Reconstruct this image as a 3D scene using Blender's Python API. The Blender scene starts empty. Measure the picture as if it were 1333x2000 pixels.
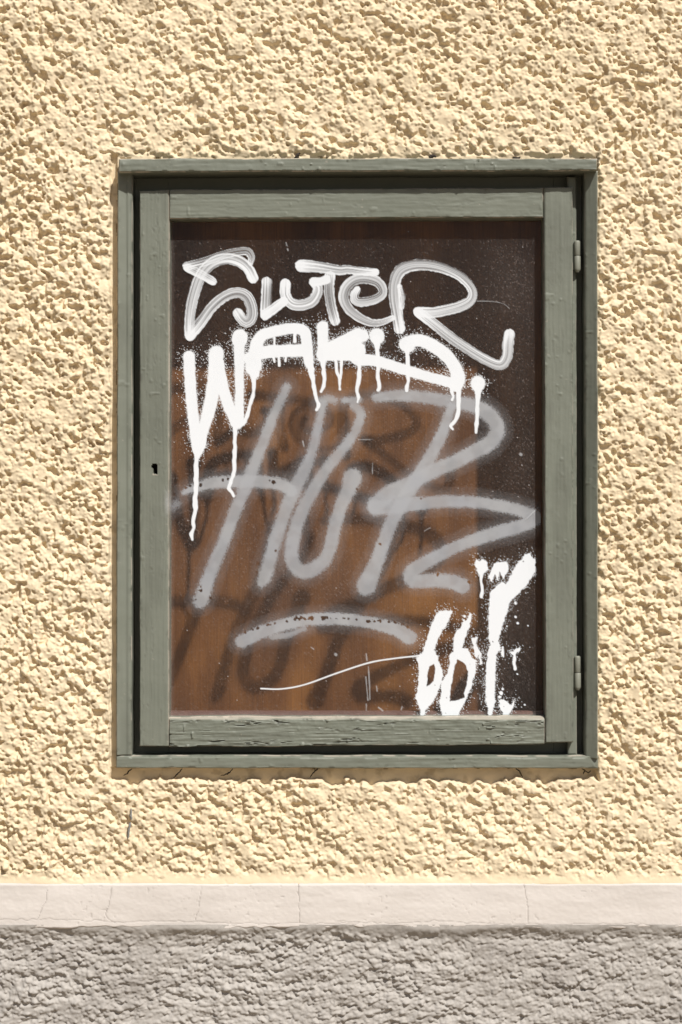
import bpy, math, random
import numpy as np

# ------------------------------------------------------------------ camera, light, exposure
S = 0.0008            # metres per photo pixel at the wall plane
D = 2800.0            # camera distance in the same pixels
DS = 1.43             # metres of depth per metre of depth unit: depths below are given in units of DS * S
SY = S * DS
CZ = 1.15             # height of the optical axis above the pavement
SC = bpy.context.scene
COL = SC.collection

cam = bpy.data.cameras.new('camera')
cam.sensor_width = 36.0
cam.lens = 36.0 * D * DS / 2000.0
cam.clip_start = 0.05
cam.clip_end = 500
cam_ob = bpy.data.objects.new('camera', cam)
cam_ob.location = (0, -D * SY, CZ)
cam_ob.rotation_euler = (math.pi / 2, 0, 0)
COL.objects.link(cam_ob)
SC.camera = cam_ob

SUN_DIR = np.array([0.85, -DS, 2.0]); SUN_DIR /= np.linalg.norm(SUN_DIR)
w = bpy.data.worlds.new('World'); SC.world = w; w.use_nodes = True
wn = w.node_tree.nodes; wl = w.node_tree.links
sky = wn.new('ShaderNodeTexSky'); sky.sky_type = 'NISHITA'; sky.sun_disc = False
sky.sun_elevation = math.asin(SUN_DIR[2])
sky.sun_rotation = math.atan2(SUN_DIR[0], SUN_DIR[1])
sky.dust_density = 3.0; sky.air_density = 0.8
bg = wn['Background']; bg.inputs['Strength'].default_value = 0.05
wl.new(sky.outputs[0], bg.inputs['Color'])
sun = bpy.data.lights.new('sun', 'SUN'); sun.energy = 5.0; sun.angle = math.radians(1.4)
sun.color = (1.0, 0.965, 0.91)
sun_ob = bpy.data.objects.new('sun', sun)
from mathutils import Vector
sun_ob.rotation_euler = Vector(-SUN_DIR).to_track_quat('-Z', 'Y').to_euler()
sun_ob.location = (3, -4, 7)
COL.objects.link(sun_ob)
SC.view_settings.view_transform = 'Standard'
SC.view_settings.look = 'None'
SC.view_settings.gamma = 1.0
SC.view_settings.use_curve_mapping = False
SC.view_settings.exposure = 0.07
SC.render.engine = 'CYCLES'
SC.cycles.transparent_max_bounces = 40
SC.cycles.max_bounces = 10
SC.cycles.diffuse_bounces = 5

# ------------------------------------------------------------------ numpy helpers
rng = np.random.default_rng(11)

def _hash(ix, iy, seed):
    h = (ix.astype(np.int64) * 374761393 + iy.astype(np.int64) * 668265263 + seed * 1274126177) & 0xFFFFFFFF
    h = ((h ^ (h >> 13)) * 1274126177) & 0xFFFFFFFF
    h = h ^ (h >> 16)
    return (h & 0xFFFFFF).astype(np.float64) / 0xFFFFFF

def vnoise(x, y, cx, cy, seed=0):
    x = np.asarray(x, dtype=np.float64) / cx; y = np.asarray(y, dtype=np.float64) / cy
    x, y = np.broadcast_arrays(x, y)
    ix = np.floor(x); iy = np.floor(y); fx = x - ix; fy = y - iy
    fx = fx * fx * (3 - 2 * fx); fy = fy * fy * (3 - 2 * fy)
    ix = ix.astype(np.int64); iy = iy.astype(np.int64)
    a = _hash(ix, iy, seed); b = _hash(ix + 1, iy, seed)
    c = _hash(ix, iy + 1, seed); d = _hash(ix + 1, iy + 1, seed)
    return (a * (1 - fx) + b * fx) * (1 - fy) + (c * (1 - fx) + d * fx) * fy

def fbm(x, y, cx, cy, seed=0, oct=3):
    s = 0; a = 1; t = 0
    for i in range(oct):
        s = s + a * vnoise(x, y, cx / 2 ** i, cy / 2 ** i, seed + i * 17); t += a; a *= 0.5
    return s / t

def sstep(a, b, x):
    t = np.clip((x - a) / (b - a), 0, 1)
    return t * t * (3 - 2 * t)

def wx(px, d=0.0): return (px - 666.5) * (1 + d / D) * S
def wz(py, d=0.0): return (1000.0 - py) * (1 + d / D) * S + CZ

def link(o, parent=None):
    COL.objects.link(o)
    if parent is not None: o.parent = parent
    return o

def raw_mesh(name, co, quads, mat, parent=None, attrs=None, smooth=True, sharp=None):
    me = bpy.data.meshes.new(name)
    n = len(co); f = len(quads)
    me.vertices.add(n); me.vertices.foreach_set('co', np.ascontiguousarray(co, dtype=np.float32).ravel())
    me.loops.add(f * 4); me.loops.foreach_set('vertex_index', np.ascontiguousarray(quads, dtype=np.int32).ravel())
    me.polygons.add(f); me.polygons.foreach_set('loop_start', np.arange(0, f * 4, 4, dtype=np.int32))
    me.update(calc_edges=True)
    me.polygons.foreach_set('use_smooth', np.full(f, smooth, dtype=bool))
    if attrs:
        for k, v in attrs.items():
            at = me.attributes.new(k, 'FLOAT', 'POINT')
            at.data.foreach_set('value', np.ascontiguousarray(v, dtype=np.float32).ravel())
    if sharp is not None: me.set_sharp_from_angle(angle=sharp)
    me.materials.append(mat)
    me.validate()
    return link(bpy.data.objects.new(name, me), parent)

def grid_quads(ny, nx, keep=None):
    idx = np.arange(ny * nx).reshape(ny, nx)
    q = np.stack([idx[:-1, :-1], idx[1:, :-1], idx[1:, 1:], idx[:-1, 1:]], -1)
    return q[keep] if keep is not None else q.reshape(-1, 4)

def compact(co, quads, attrs=None):
    used = np.unique(quads)
    remap = np.full(len(co), -1, dtype=np.int64); remap[used] = np.arange(len(used))
    return co[used], remap[quads], ({k: v.ravel()[used] for k, v in attrs.items()} if attrs else None)

def empty(name, loc, label=None, cat=None):
    o = bpy.data.objects.new(name, None); o.location = loc; o.empty_display_size = 0.1
    if label: o['label'] = label
    if cat: o['category'] = cat
    return link(o)

# ------------------------------------------------------------------ materials
def new_mat(name):
    m = bpy.data.materials.new(name); m.use_nodes = True
    nt = m.node_tree; return m, nt, nt.nodes, nt.links, nt.nodes['Principled BSDF']

def noise_node(nt, scale, detail=4, vec=None, rough=0.6):
    n = nt.nodes.new('ShaderNodeTexNoise'); n.inputs['Scale'].default_value = scale
    n.inputs['Detail'].default_value = detail; n.inputs['Roughness'].default_value = rough
    if vec is not None: nt.links.new(vec, n.inputs['Vector'])
    return n.outputs['Fac']

def coords(nt, scale=(1, 1, 1)):
    g = nt.nodes.new('ShaderNodeNewGeometry')
    mp = nt.nodes.new('ShaderNodeMapping'); mp.inputs['Scale'].default_value = scale
    nt.links.new(g.outputs['Position'], mp.inputs['Vector']); return mp.outputs['Vector']

def ramp(nt, fac, stops):
    r = nt.nodes.new('ShaderNodeValToRGB')
    e = r.color_ramp.elements
    while len(e) < len(stops): e.new(0.5)
    for el, (p, c) in zip(e, stops):
        el.position = p; el.color = (*c, 1) if len(c) == 3 else c
    nt.links.new(fac, r.inputs['Fac']); return r.outputs['Color']

def mix(nt, fac, a, b, mode='MIX'):
    m = nt.nodes.new('ShaderNodeMix'); m.data_type = 'RGBA'; m.blend_type = mode
    for sock, v in ((m.inputs[0], fac), (m.inputs[6], a), (m.inputs[7], b)):
        if isinstance(v, (int, float)): sock.default_value = v
        elif isinstance(v, tuple): sock.default_value = (*v, 1)
        else: nt.links.new(v, sock)
    return m.outputs[2]

def attr(nt, name):
    a = nt.nodes.new('ShaderNodeAttribute'); a.attribute_name = name; return a.outputs['Fac']

def bump(nt, h, strength, dist, bsdf):
    b = nt.nodes.new('ShaderNodeBump'); b.inputs['Strength'].default_value = strength
    b.inputs['Distance'].default_value = dist
    nt.links.new(h, b.inputs['Height']); nt.links.new(b.outputs['Normal'], bsdf.inputs['Normal'])

def mat_render(name, c0, c1, dirt_or_shade, rough=0.9):
    m, nt, N, L, B = new_mat(name)
    v = coords(nt)
    base = ramp(nt, noise_node(nt, 4.0, 7, v, 0.7), [(0.32, c0), (0.68, c1)])
    base = mix(nt, attr(nt, 'dirt_or_shade'), base, dirt_or_shade)
    L.new(base, B.inputs['Base Color']); B.inputs['Roughness'].default_value = rough
    B.inputs['Specular IOR Level'].default_value = 0.25
    bump(nt, noise_node(nt, 900, 4, v), 0.35, 0.0006, B)
    return m

M_WALL = mat_render('cream_roughcast', (0.675, 0.555, 0.378), (0.735, 0.615, 0.435), (0.22, 0.15, 0.07))
M_BAND = mat_render('smooth_pale_render', (0.585, 0.54, 0.50), (0.65, 0.605, 0.565), (0.20, 0.17, 0.15), 0.75)
M_PLINTH = mat_render('grey_rough_render', (0.37, 0.345, 0.318), (0.44, 0.415, 0.385), (0.12, 0.10, 0.09))

def mat_wood_paint():
    m, nt, N, L, B = new_mat('grey_green_wood_paint')
    v = coords(nt)
    base = ramp(nt, noise_node(nt, 9, 5, v), [(0.3, (0.158, 0.170, 0.137)), (0.7, (0.184, 0.196, 0.160))])
    base = mix(nt, attr(nt, 'spray'), base, (0.42, 0.42, 0.43))
    base = mix(nt, attr(nt, 'dirt_or_shade'), base, (0.030, 0.026, 0.020))  # dark tone of dirt, and of the shade painted into the keyhole
    base = mix(nt, attr(nt, 'wear_or_light'), base, (0.50, 0.44, 0.37))  # pale tone of worn paint, and of bevels painted as sunlit
    L.new(base, B.inputs['Base Color'])
    r = nt.nodes.new('ShaderNodeMapRange'); r.inputs['To Min'].default_value = 0.42; r.inputs['To Max'].default_value = 0.62
    L.new(noise_node(nt, 60, 3, v), r.inputs['Value']); L.new(r.outputs[0], B.inputs['Roughness'])
    B.inputs['Specular IOR Level'].default_value = 0.4
    bump(nt, noise_node(nt, 420, 4, v), 0.25, 0.0004, B)
    return m
M_WOOD = mat_wood_paint()

def mat_board():
    m, nt, N, L, B = new_mat('brown_veneer')
    fine = noise_node(nt, 1.0, 6, coords(nt, (520, 1, 9)), 0.65)
    broad = noise_node(nt, 1.0, 4, coords(nt, (9, 1, 2.6)), 0.6)
    c = ramp(nt, broad, [(0.30, (0.095, 0.033, 0.012)), (0.5, (0.20, 0.075, 0.020)), (0.70, (0.34, 0.138, 0.033))])
    c = mix(nt, 0.75, c, ramp(nt, fine, [(0.25, (0.50, 0.46, 0.42)), (0.7, (1.1, 1.1, 1.1))]), 'MULTIPLY')
    L.new(c, B.inputs['Base Color']); B.inputs['Roughness'].default_value = 0.5
    return m
M_BOARD = mat_board()

def mat_plain(name, c, rough=0.6, spec=0.5):
    m, nt, N, L, B = new_mat(name)
    v = coords(nt)
    base = ramp(nt, noise_node(nt, 40, 4, v), [(0.3, tuple(x * 0.85 for x in c)), (0.7, tuple(min(1, x * 1.1) for x in c))])
    L.new(base, B.inputs['Base Color']); B.inputs['Roughness'].default_value = rough
    B.inputs['Specular IOR Level'].default_value = spec
    return m
M_INNER = mat_plain('dark_brown_wood', (0.085, 0.035, 0.018))
M_BEAD = mat_plain('purple_brown_wood', (0.20, 0.10, 0.085), 0.45)
M_DARK = mat_plain('dark_metal', (0.012, 0.010, 0.009), 0.7)
M_FIBRE = mat_plain('blackened_fibre', (0.030, 0.022, 0.016), 0.9)
M_GREYP = mat_plain('grey_paint_run', (0.22, 0.22, 0.21), 0.6)
M_GROUND = mat_plain('pale_pavement', (0.24, 0.19, 0.13), 0.9)

def mat_glass():
    m, nt, N, L, B = new_mat('window_glass')
    N.remove(B)
    tr = N.new('ShaderNodeBsdfTransparent'); tr.inputs[0].default_value = (0.94, 0.95, 0.94, 1)
    gl = N.new('ShaderNodeBsdfGlossy'); gl.inputs['Roughness'].default_value = 0.01
    fr = N.new('ShaderNodeFresnel'); fr.inputs['IOR'].default_value = 1.33
    mx = N.new('ShaderNodeMixShader')
    gm = N.new('ShaderNodeNewGeometry'); ff = N.new('ShaderNodeMath'); ff.operation = 'MULTIPLY_ADD'   # reflect off the outer face only
    ff.inputs[1].default_value = -1.0; ff.inputs[2].default_value = 1.0
    fm = N.new('ShaderNodeMath'); fm.operation = 'MULTIPLY'
    L.new(gm.outputs['Backfacing'], ff.inputs[0]); L.new(fr.outputs[0], fm.inputs[0]); L.new(ff.outputs[0], fm.inputs[1])
    L.new(fm.outputs[0], mx.inputs[0]); L.new(tr.outputs[0], mx.inputs[1]); L.new(gl.outputs[0], mx.inputs[2])
    L.new(mx.outputs[0], N['Material Output'].inputs['Surface'])
    return m
M_GLASS = mat_glass()

def mat_paint(name, c0, c1, rough, spec=0.4):
    """Paint on glass: attribute 'cover' is how much of the glass it hides, 'tone' its thickness."""
    m, nt, N, L, B = new_mat(name)
    L.new(mix(nt, attr(nt, 'tone'), c0, c1), B.inputs['Base Color'])
    L.new(attr(nt, 'cover'), B.inputs['Alpha'])
    B.inputs['Roughness'].default_value = rough; B.inputs['Specular IOR Level'].default_value = spec
    return m
M_BRUSH = mat_paint('white_marker_paint', (0.50, 0.53, 0.57), (0.76, 0.79, 0.825), 0.5)
M_WHITE = mat_paint('white_spray_paint', (0.72, 0.75, 0.785), (0.77, 0.80, 0.835), 0.45)
M_GREY = mat_paint('grey_spray_paint', (0.335, 0.35, 0.385), (0.385, 0.392, 0.405), 0.65, 0.2)
M_DUST = mat_paint('paint_dust', (0.42, 0.34, 0.315), (0.75, 0.74, 0.72), 0.9, 0.1)

# ------------------------------------------------------------------ pavement
me = bpy.data.meshes.new('pavement')
me.from_pydata([(-60, 1, 0), (-60, -60, 0), (60, -60, 0), (60, 1, 0)], [], [(0, 1, 2, 3)])
me.materials.append(M_GROUND)
pv = link(bpy.data.objects.new('pavement', me)); pv['kind'] = 'structure'

# ------------------------------------------------------------------ the wall
CX0, CY0, CX1, CY1 = 230, 309, 1167, 1500      # outline of the display case
R = 1.42

def axis(lo, a, b, hi, step, top=16.0, g=1.016):
    mid = list(np.arange(a, b + step, step))
    left = []; x = mid[0]; s = step
    while x > lo: s = min(s * g, top); x -= s; left.append(x)
    right = []; x = mid[-1]; s = step
    while x < hi: s = min(s * g, top); x += s; right.append(min(x, hi))
    return np.array(left[::-1] + mid + right)

def tiled(nx, ny, c, seed, aniso=1.0):
    """smooth noise that repeats over the sheet"""
    kx = max(2, round(nx * R / (c * aniso))); ky = max(2, round(ny * R / c))
    g = np.random.default_rng(seed).random((ky, kx))
    x = np.arange(nx) * kx / nx; y = np.arange(ny) * ky / ny
    ix = x.astype(int); iy = y.astype(int); fx = x - ix; fy = y - iy
    fx = (fx * fx * (3 - 2 * fx))[None]; fy = (fy * fy * (3 - 2 * fy))[:, None]
    a = g[np.ix_(iy % ky, ix % kx)]; b = g[np.ix_(iy % ky, (ix + 1) % kx)]
    c_ = g[np.ix_((iy + 1) % ky, ix % kx)]; d = g[np.ix_((iy + 1) % ky, (ix + 1) % kx)]
    return (a * (1 - fx) + b * fx) * (1 - fy) + (c_ * (1 - fx) + d * fx) * fy

def deposit(nx, ny, groups, seed, aniso=1.0, start=None):
    """Throws round lumps of mortar at a sheet (on a torus), each sticking to what it lands on."""
    r_ = np.random.default_rng(seed)
    h = np.zeros((ny, nx)) if start is None else start.copy()
    for (count, r0, r1, carry, k) in groups:
        cx = r_.random(count) * nx; cy = r_.random(count) * ny
        rr = (r0 + (r1 - r0) * r_.random(count) ** 1.6) / R
        ang = r_.random(count) * np.pi; st = 1 + 0.7 * r_.random(count)
        for i in range(count):
            r = rr[i]; a = int(math.ceil(r * st[i] * aniso)) + 1
            x0 = int(cx[i]); y0 = int(cy[i])
            ix = np.arange(x0 - a, x0 + a + 1); iy = np.arange(y0 - a, y0 + a + 1)
            dx = (ix - cx[i])[None, :]; dy = (iy - cy[i])[:, None]
            ca = math.cos(ang[i]); sa = math.sin(ang[i])
            u = (dx * ca + dy * sa) / st[i]; v = (-dx * sa + dy * ca)
            if aniso != 1.0: u = dx / aniso; v = dy
            q = 1 - (u * u + v * v) / (r * r)
            jx = ix % nx; jy = iy % ny
            base = h[y0 % ny, x0 % nx] * carry
            sub = h[np.ix_(jy, jx)]
            new = np.where(q > 0, base + k * r * R * np.sqrt(np.maximum(q, 0)) , -9)
            h[np.ix_(jy, jx)] = np.maximum(sub, new)
    return h

def soften(h, w):
    return (1 - w) * h + w * blur(h, 1)

def blur(h, n=1):
    for _ in range(n):
        h = (np.roll(h, 1, 0) + 2 * h + np.roll(h, -1, 0)) / 4
        h = (np.roll(h, 1, 1) + 2 * h + np.roll(h, -1, 1)) / 4
    return h

def sample(h, X, Y):
    ny, nx = h.shape
    gx = X / R; gy = Y / R
    ix = np.floor(gx).astype(int); iy = np.floor(gy).astype(int)
    fx = gx - ix; fy = gy - iy
    a = h[iy % ny, ix % nx]; b = h[iy % ny, (ix + 1) % nx]
    c = h[(iy + 1) % ny, ix % nx]; d = h[(iy + 1) % ny, (ix + 1) % nx]
    return (a * (1 - fx) + b * fx) * (1 - fy) + (c * (1 - fx) + d * fx) * fy

wall = empty('house_wall', (0, 0, 0), 'cream yellow roughcast house wall with a smooth pale band above a rough grey plinth', 'wall')

NX_, NY_ = 1120, 1420
P0 = 0.50 * tiled(NX_, NY_, 10, 1) + 0.30 * tiled(NX_, NY_, 5.5, 2) + 0.20 * tiled(NX_, NY_, 20, 3)
P0 = P0 + 0.20 * (tiled(NX_, NY_, 90, 14) - 0.5)
P0 = 7.5 * sstep(0.37, 0.48, P0) + 4.0 * (tiled(NX_, NY_, 20, 4) - 0.5)     # a crust with pits in it
HT = deposit(NX_, NY_, [(600, 5, 8, 0.8, 0.6), (19000, 2.8, 5.2, 0.95, 0.62), (62000, 1.7, 3.0, 0.97, 0.74)], 5, 1.0, P0)
HT = soften(HT, 1.0)
HT = (HT - np.median(HT)) * 1.0

xs = axis(-1500, -40, 1373, 2833, 1.5)
ys = axis(-1300, -40, 1726, 1727, 1.5)
ys = ys[ys <= 1726.5]
X, Y = np.meshgrid(xs, ys)
lumps = sample(HT, 1.13 * X + 6 * vnoise(X, Y, 40, 40, 3), 1.13 * Y) / 1.05
big = fbm(X * 0.8 + Y * 0.6, -X * 0.6 + Y * 0.8, 60, 26, 41, 2) - 0.5
rough = lumps * (0.82 - 0.18 * sstep(1380, 1620, Y) + 0.5 * (fbm(X, Y, 260, 260, 7, 2) - 0.5)) + 5.5 * big
# distance outside the case outline, with the trowelled strip round it
dl = CX0 - X; dr = X - CX1; dt = CY0 - Y; db = Y - CY1
wob = fbm(X, Y, 26, 26, 19, 3) - 0.5
mL = sstep(0.0, 5.0, dl - (11 + 9 * wob + 3 * vnoise(X, Y, 6, 6, 77)))
mR = sstep(-2.0, 6.0, dr - (1 + 8 * wob))
mT = sstep(-2.0, 6.0, dt - (3 + 9 * wob + 3 * vnoise(X, Y, 6, 6, 78)))
mB = sstep(0.0, 5.0, db - (23 + 34 * wob + 4 * vnoise(X, Y, 6, 6, 79)))
m = np.maximum(np.maximum(mL, mR), np.maximum(mT, mB))
flat_d = np.where(db > 0, 13.0, np.where(dl > 0, 8.0, 2.0)) - 1.5 * (fbm(X, Y, 24, 24, 9, 3) - 0.5) * 2
fade = 1 - sstep(1698, 1722, Y + 26 * wob)             # the texture is rubbed smooth above the band
cove = sstep(1702, 1730, Y + 10 * wob)
dep = m * (-rough - 1.0) * (0.10 + 0.90 * fade) + (1 - m) * flat_d
dep = dep * (1 - cove) + cove * (-3.5)
soft = np.where(m < 0.5, 1.0, 0.0)
dirt_or_shade = 0.35 * soft * sstep(0.55, 0.8, fbm(X, Y, 14, 14, 91, 3)) + 0.10 * sstep(0.6, 0.8, fbm(X, Y, 300, 300, 92, 4))
near = np.minimum(np.minimum(np.abs(dt), np.abs(db)), np.minimum(np.abs(dl), np.abs(dr)))
rim = ((near < 3.0 + 5 * wob) & (fbm(X, Y, 12, 12, 55, 2) > 0.66) & (X > 200) & (X < 1190) & (Y > 290) & (Y < 1515))
dirt_or_shade = np.clip(dirt_or_shade + 0.85 * rim, 0, 1)
co = np.stack([(X - 666.5) * S, dep * SY, (1000 - Y) * S + CZ], -1).reshape(-1, 3)
inside = (X > CX0 + 6) & (X < CX1 - 6) & (Y > CY0 + 6) & (Y < CY1 - 6)
keep = ~(inside[:-1, :-1] & inside[1:, 1:])
q = grid_quads(len(ys), len(xs), keep)
c2, q2, at = compact(co, q, {'dirt_or_shade': dirt_or_shade})
raw_mesh('roughcast', c2, q2, M_WALL, wall, at)

# smooth band
def polyline_dist(X, Y, pts):
    d = np.full(X.shape, 1e9)
    for (x0, y0), (x1, y1) in zip(pts[:-1], pts[1:]):
        vx, vy = x1 - x0, y1 - y0
        t = np.clip(((X - x0) * vx + (Y - y0) * vy) / (vx * vx + vy * vy + 1e-9), 0, 1)
        d = np.minimum(d, np.hypot(X - x0 - t * vx, Y - y0 - t * vy))
    return d
xb = axis(-1500, -30, 1363, 2833, 1.7, 12)
yb = np.arange(1724, 1822, 1.5)
X, Y = np.meshgrid(xb, yb)
edge = 1807 + 9 * (fbm(X, 0 * X, 120, 10, 23, 3) - 0.5) + 5 * (vnoise(X, 0 * X, 16, 10, 29) - 0.5)
dep = -4.5 - 3.0 * (Y - 1724) / 85 - 2.2 * (fbm(X, Y, 140, 40, 31, 3) - 0.5) - 0.35 * (fbm(X, Y, 7, 5, 33, 2) - 0.5)
dep = dep + 13 * sstep(0, 11, Y - edge)
dep = dep + 1.5 * (1 - sstep(0, 4, Y - 1723 - 2 * vnoise(X, Y, 60, 8, 36)))
cr = np.zeros(X.shape)
jx = X + 3.0 * (vnoise(X, Y, 7, 7, 61) - 0.5); jy = Y + 5 * (vnoise(X, Y, 11, 11, 62) - 0.5)
for pts, a in (([(94, 1736), (90, 1760), (84, 1768), (77, 1792)], .75), ([(220, 1732), (217, 1755), (208, 1786), (226, 1801)], .8),
            ([(394, 1732), (390, 1765), (384, 1797)], .75), ([(583, 1726), (584, 1762), (587, 1775), (585, 1802)], .9),
            ([(1023, 1724), (1028, 1750), (1031, 1775), (1032, 1804)], .9),
            ([(-200, 1800), (120, 1793), (230, 1799), (300, 1797), (420, 1800), (560, 1802), (700, 1801)], .55),
            ([(660, 1797), (770, 1801), (855, 1797), (930, 1801), (1100, 1805), (1210, 1801), (1300, 1806), (1500, 1800)], .55)):
    cr = np.maximum(cr, a * (1 - sstep(0.2, 1.15, polyline_dist(jx, jy, pts))))
dep = dep + 0.7 * cr
pock = sstep(0.86, 0.93, vnoise(X, Y, 5, 5, 63)) * sstep(0.5, 0.75, fbm(X, Y, 60, 60, 64, 2))
dirt_or_shade = np.clip(cr * 0.62 + 0.22 * pock + 0.12 * sstep(.45, .8, fbm(X, Y, 200, 25, 65, 4)), 0, 1)
dep = dep + 0.4 * pock
co = np.stack([(X - 666.5) * S, dep * SY, (1000 - Y) * S + CZ], -1).reshape(-1, 3)
raw_mesh('base_band', co, grid_quads(len(yb), len(xb)), M_BAND, wall, {'dirt_or_shade': dirt_or_shade})

# grey plinth
P0 = 0.6 * tiled(900, 520, 10, 21, 2.4) + 0.4 * tiled(900, 520, 5, 22, 1.6)
P0 = 4.5 * sstep(0.30, 0.50, P0) + 4.0 * (tiled(900, 520, 24, 24, 2.5) - 0.5)
HP = deposit(900, 520, [(8000, 3.0, 6.0, 0.95, 0.5), (20000, 1.9, 3.4, 0.97, 0.6)], 8, 1.25, P0)
HP = soften(HP, 0.75); HP -= np.median(HP)
yp = axis(1802, 1804, 2030, 1000 + CZ / S - 1, 1.5)
yp = yp[yp >= 1803]
X, Y = np.meshgrid(xs, yp)
h = 0.82 * sample(HP, 1.15 * X + 20 * vnoise(X, Y, 130, 70, 12), 1.15 * Y + 0.12 * X + 22 * vnoise(X, Y, 110, 90, 13))
h = h * (0.75 + 0.8 * (fbm(X, Y, 160, 120, 14, 2) - 0.5)) + 4 * (fbm(X + 2 * Y, Y, 90, 22, 15, 3) - 0.5)
top = sstep(1806, 1836, Y + 16 * (fbm(X, Y, 60, 40, 16, 2) - 0.5))
dep = -1.0 - h * (0.15 + 0.85 * top) - (1 - top) * (6.3 + 4 * (fbm(X, Y, 90, 30, 18, 3) - 0.5))
co = np.stack([(X - 666.5) * S, dep * SY, (1000 - Y) * S + CZ], -1).reshape(-1, 3)
dirt_or_shade = 0.22 * sstep(.5, .8, fbm(X, Y, 120, 60, 66, 4))
raw_mesh('rough_plinth', co, grid_quads(len(yp), len(xs)), M_PLINTH, wall, {'dirt_or_shade': dirt_or_shade})

# ------------------------------------------------------------------ timber members
def member(name, x0, y0, x1, y1, d_front, d_back, parent, res=2.0, rnd=2.0, along='x', amp=0.5, crack=0.0,
           wob=1.0, seed=0, corners=None, wear_or_light=0.3, hole=None, spray=None, mat=None, lit_worn_edge=None):
    """A board: front face as a fine height grid with worn arrises, planed sides running back to d_back.
    corners = (TL, TR, BR, BL) offsets in pixels; d_front a number or f(X, Y)."""
    nx = max(4, int((x1 - x0) / res)); ny = max(4, int((y1 - y0) / res))
    u = np.linspace(0, 1, nx); v = np.linspace(0, 1, ny)
    # crowd the outermost rows so that the arris is crisp
    U, V = np.meshgrid(u, v)
    Xn = x0 + (x1 - x0) * U; Yn = y0 + (y1 - y0) * V
    X = Xn.copy(); Y = Yn.copy()
    if corners:
        (a, b), (c, d), (e, f), (g, h_) = corners
        X += a * (1 - U) * (1 - V) + c * U * (1 - V) + e * U * V + g * (1 - U) * V
        Y += b * (1 - U) * (1 - V) + d * U * (1 - V) + f * U * V + h_ * (1 - U) * V
    dist = np.minimum(np.minimum(Xn - x0, x1 - Xn), np.minimum(Yn - y0, y1 - Yn))
    # ragged arris
    X += wob * (fbm(Xn + 900 * (Xn > (x0 + x1) / 2), Yn, 900, 60, seed + 1, 3) - 0.5) * 1.5 * sstep(9, 0, np.minimum(Xn - x0, x1 - Xn))
    Y += wob * (fbm(Xn, Yn + 900 * (Yn > (y0 + y1) / 2), 60, 900, seed + 2, 3) - 0.5) * 1.5 * sstep(9, 0, np.minimum(Yn - y0, y1 - Yn))
    dep = d_front(X, Y) if callable(d_front) else np.full(X.shape, float(d_front))
    t = np.clip(rnd - dist, 0, rnd)
    dep = dep + (rnd - np.sqrt(np.maximum(rnd * rnd - t * t, 0)))
    cl, cw = (90, 2.6) if along == 'x' else (2.6, 90)
    g1 = vnoise(Xn, Yn, cl, cw, seed + 3) + 0.6 * vnoise(Xn, Yn, cl * .4, cw * .8, seed + 4) - 0.8
    g2 = fbm(Xn, Yn, 16, 16, seed + 5, 3) - 0.5
    lumps = sstep(0.80, 0.92, vnoise(Xn, Yn, 8, 8, seed + 6)) * sstep(.55, .7, vnoise(Xn, Yn, 45, 45, seed + 16))
    g3 = vnoise(Xn, Yn, cl * .3, cw * .7, seed + 21) - 0.5
    dep = dep - amp * (0.5 * g1 + 0.9 * g2 + 0.55 * g3) - 1.3 * amp * lumps
    dirt_or_shade = np.zeros(X.shape)
    if crack > 0:
        al, ac = (52, 3.6) if along == 'x' else (3.6, 52)
        wv = 6 * (fbm(Xn, Yn, 60, 60, seed + 7, 2) - 0.5)
        Xc, Yc = (Xn, Yn + wv) if along == 'x' else (Xn + wv, Yn)
        n = np.abs(vnoise(Xc, Yc, al, ac, seed + 8) - 0.5)
        msk = sstep(.48, .66, fbm(Xn, Yn, al * 1.2, ac * 3, seed + 9, 2))
        line = (1 - sstep(0.015, 0.085, n)) * msk
        dep = dep + crack * line * 2.4 - crack * 0.9 * (1 - sstep(.0, .25, n)) * msk
        dirt_or_shade = np.maximum(dirt_or_shade, np.clip(crack, 0, 1) * 0.75 * line)
    ew = sstep(1.2, 0.0, dist - 2.2 * (fbm(Xn, Yn, 14, 14, seed + 10, 3) - 0.42)) if False else \
        np.clip(1 - (dist / (1.0 + 4.0 * np.clip(fbm(Xn, Yn, 26, 26, seed + 10, 3) - 0.48, 0, 1))), 0, 1)
    wr = wear_or_light * ew * sstep(.40, .62, fbm(Xn, Yn, 20, 20, seed + 11, 3))
    spots = sstep(.955, .975, vnoise(Xn, Yn, 4, 4, seed + 12)) * sstep(.5, .7, fbm(Xn, Yn, 90, 90, seed + 13, 2))
    wr = np.clip(1.35 * wr + 0.5 * wear_or_light * spots, 0, 1)
    dirt_or_shade = np.maximum(dirt_or_shade, 0.16 * sstep(.52, .75, fbm(Xn, Yn, 50 if along == 'y' else 160, 160 if along == 'y' else 50, seed + 30, 4)) + 0.30 * sstep(.60, .75, fbm(Xn, Yn, 12, 12, seed + 31, 3)) * sstep(9, 1, dist))
    if lit_worn_edge is not None: wr = np.clip(wr + lit_worn_edge(X, Y), 0, 1)  # adds painted light on bevels to the real wear
    sp = spray(X, Y) if spray else np.zeros(X.shape)
    if hole is not None:
        hm = hole(X, Y); dep = np.where(hm, dep + 22, dep); dirt_or_shade = np.where(hm, 1.0, dirt_or_shade); wr = np.where(hm, 0, wr)  # shade inside the hole painted into the colour
    ds = float(np.median(dep))
    pad = lambda A: np.pad(A, 2, mode='edge')
    def padz(A):
        A = np.pad(A, 2, mode='constant'); return A
    Xp, Yp, Dp = pad(X), pad(Y), pad(dep)
    for sl in ((1, slice(1, -1)), (-2, slice(1, -1)), (slice(1, -1), 1), (slice(1, -1), -2)): Dp[sl] = Dp[sl] + 1.3
    Dp[0, :] = Dp[-1, :] = d_back; Dp[:, 0] = Dp[:, -1] = d_back
    k = (1 + ds / D) * S
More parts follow.
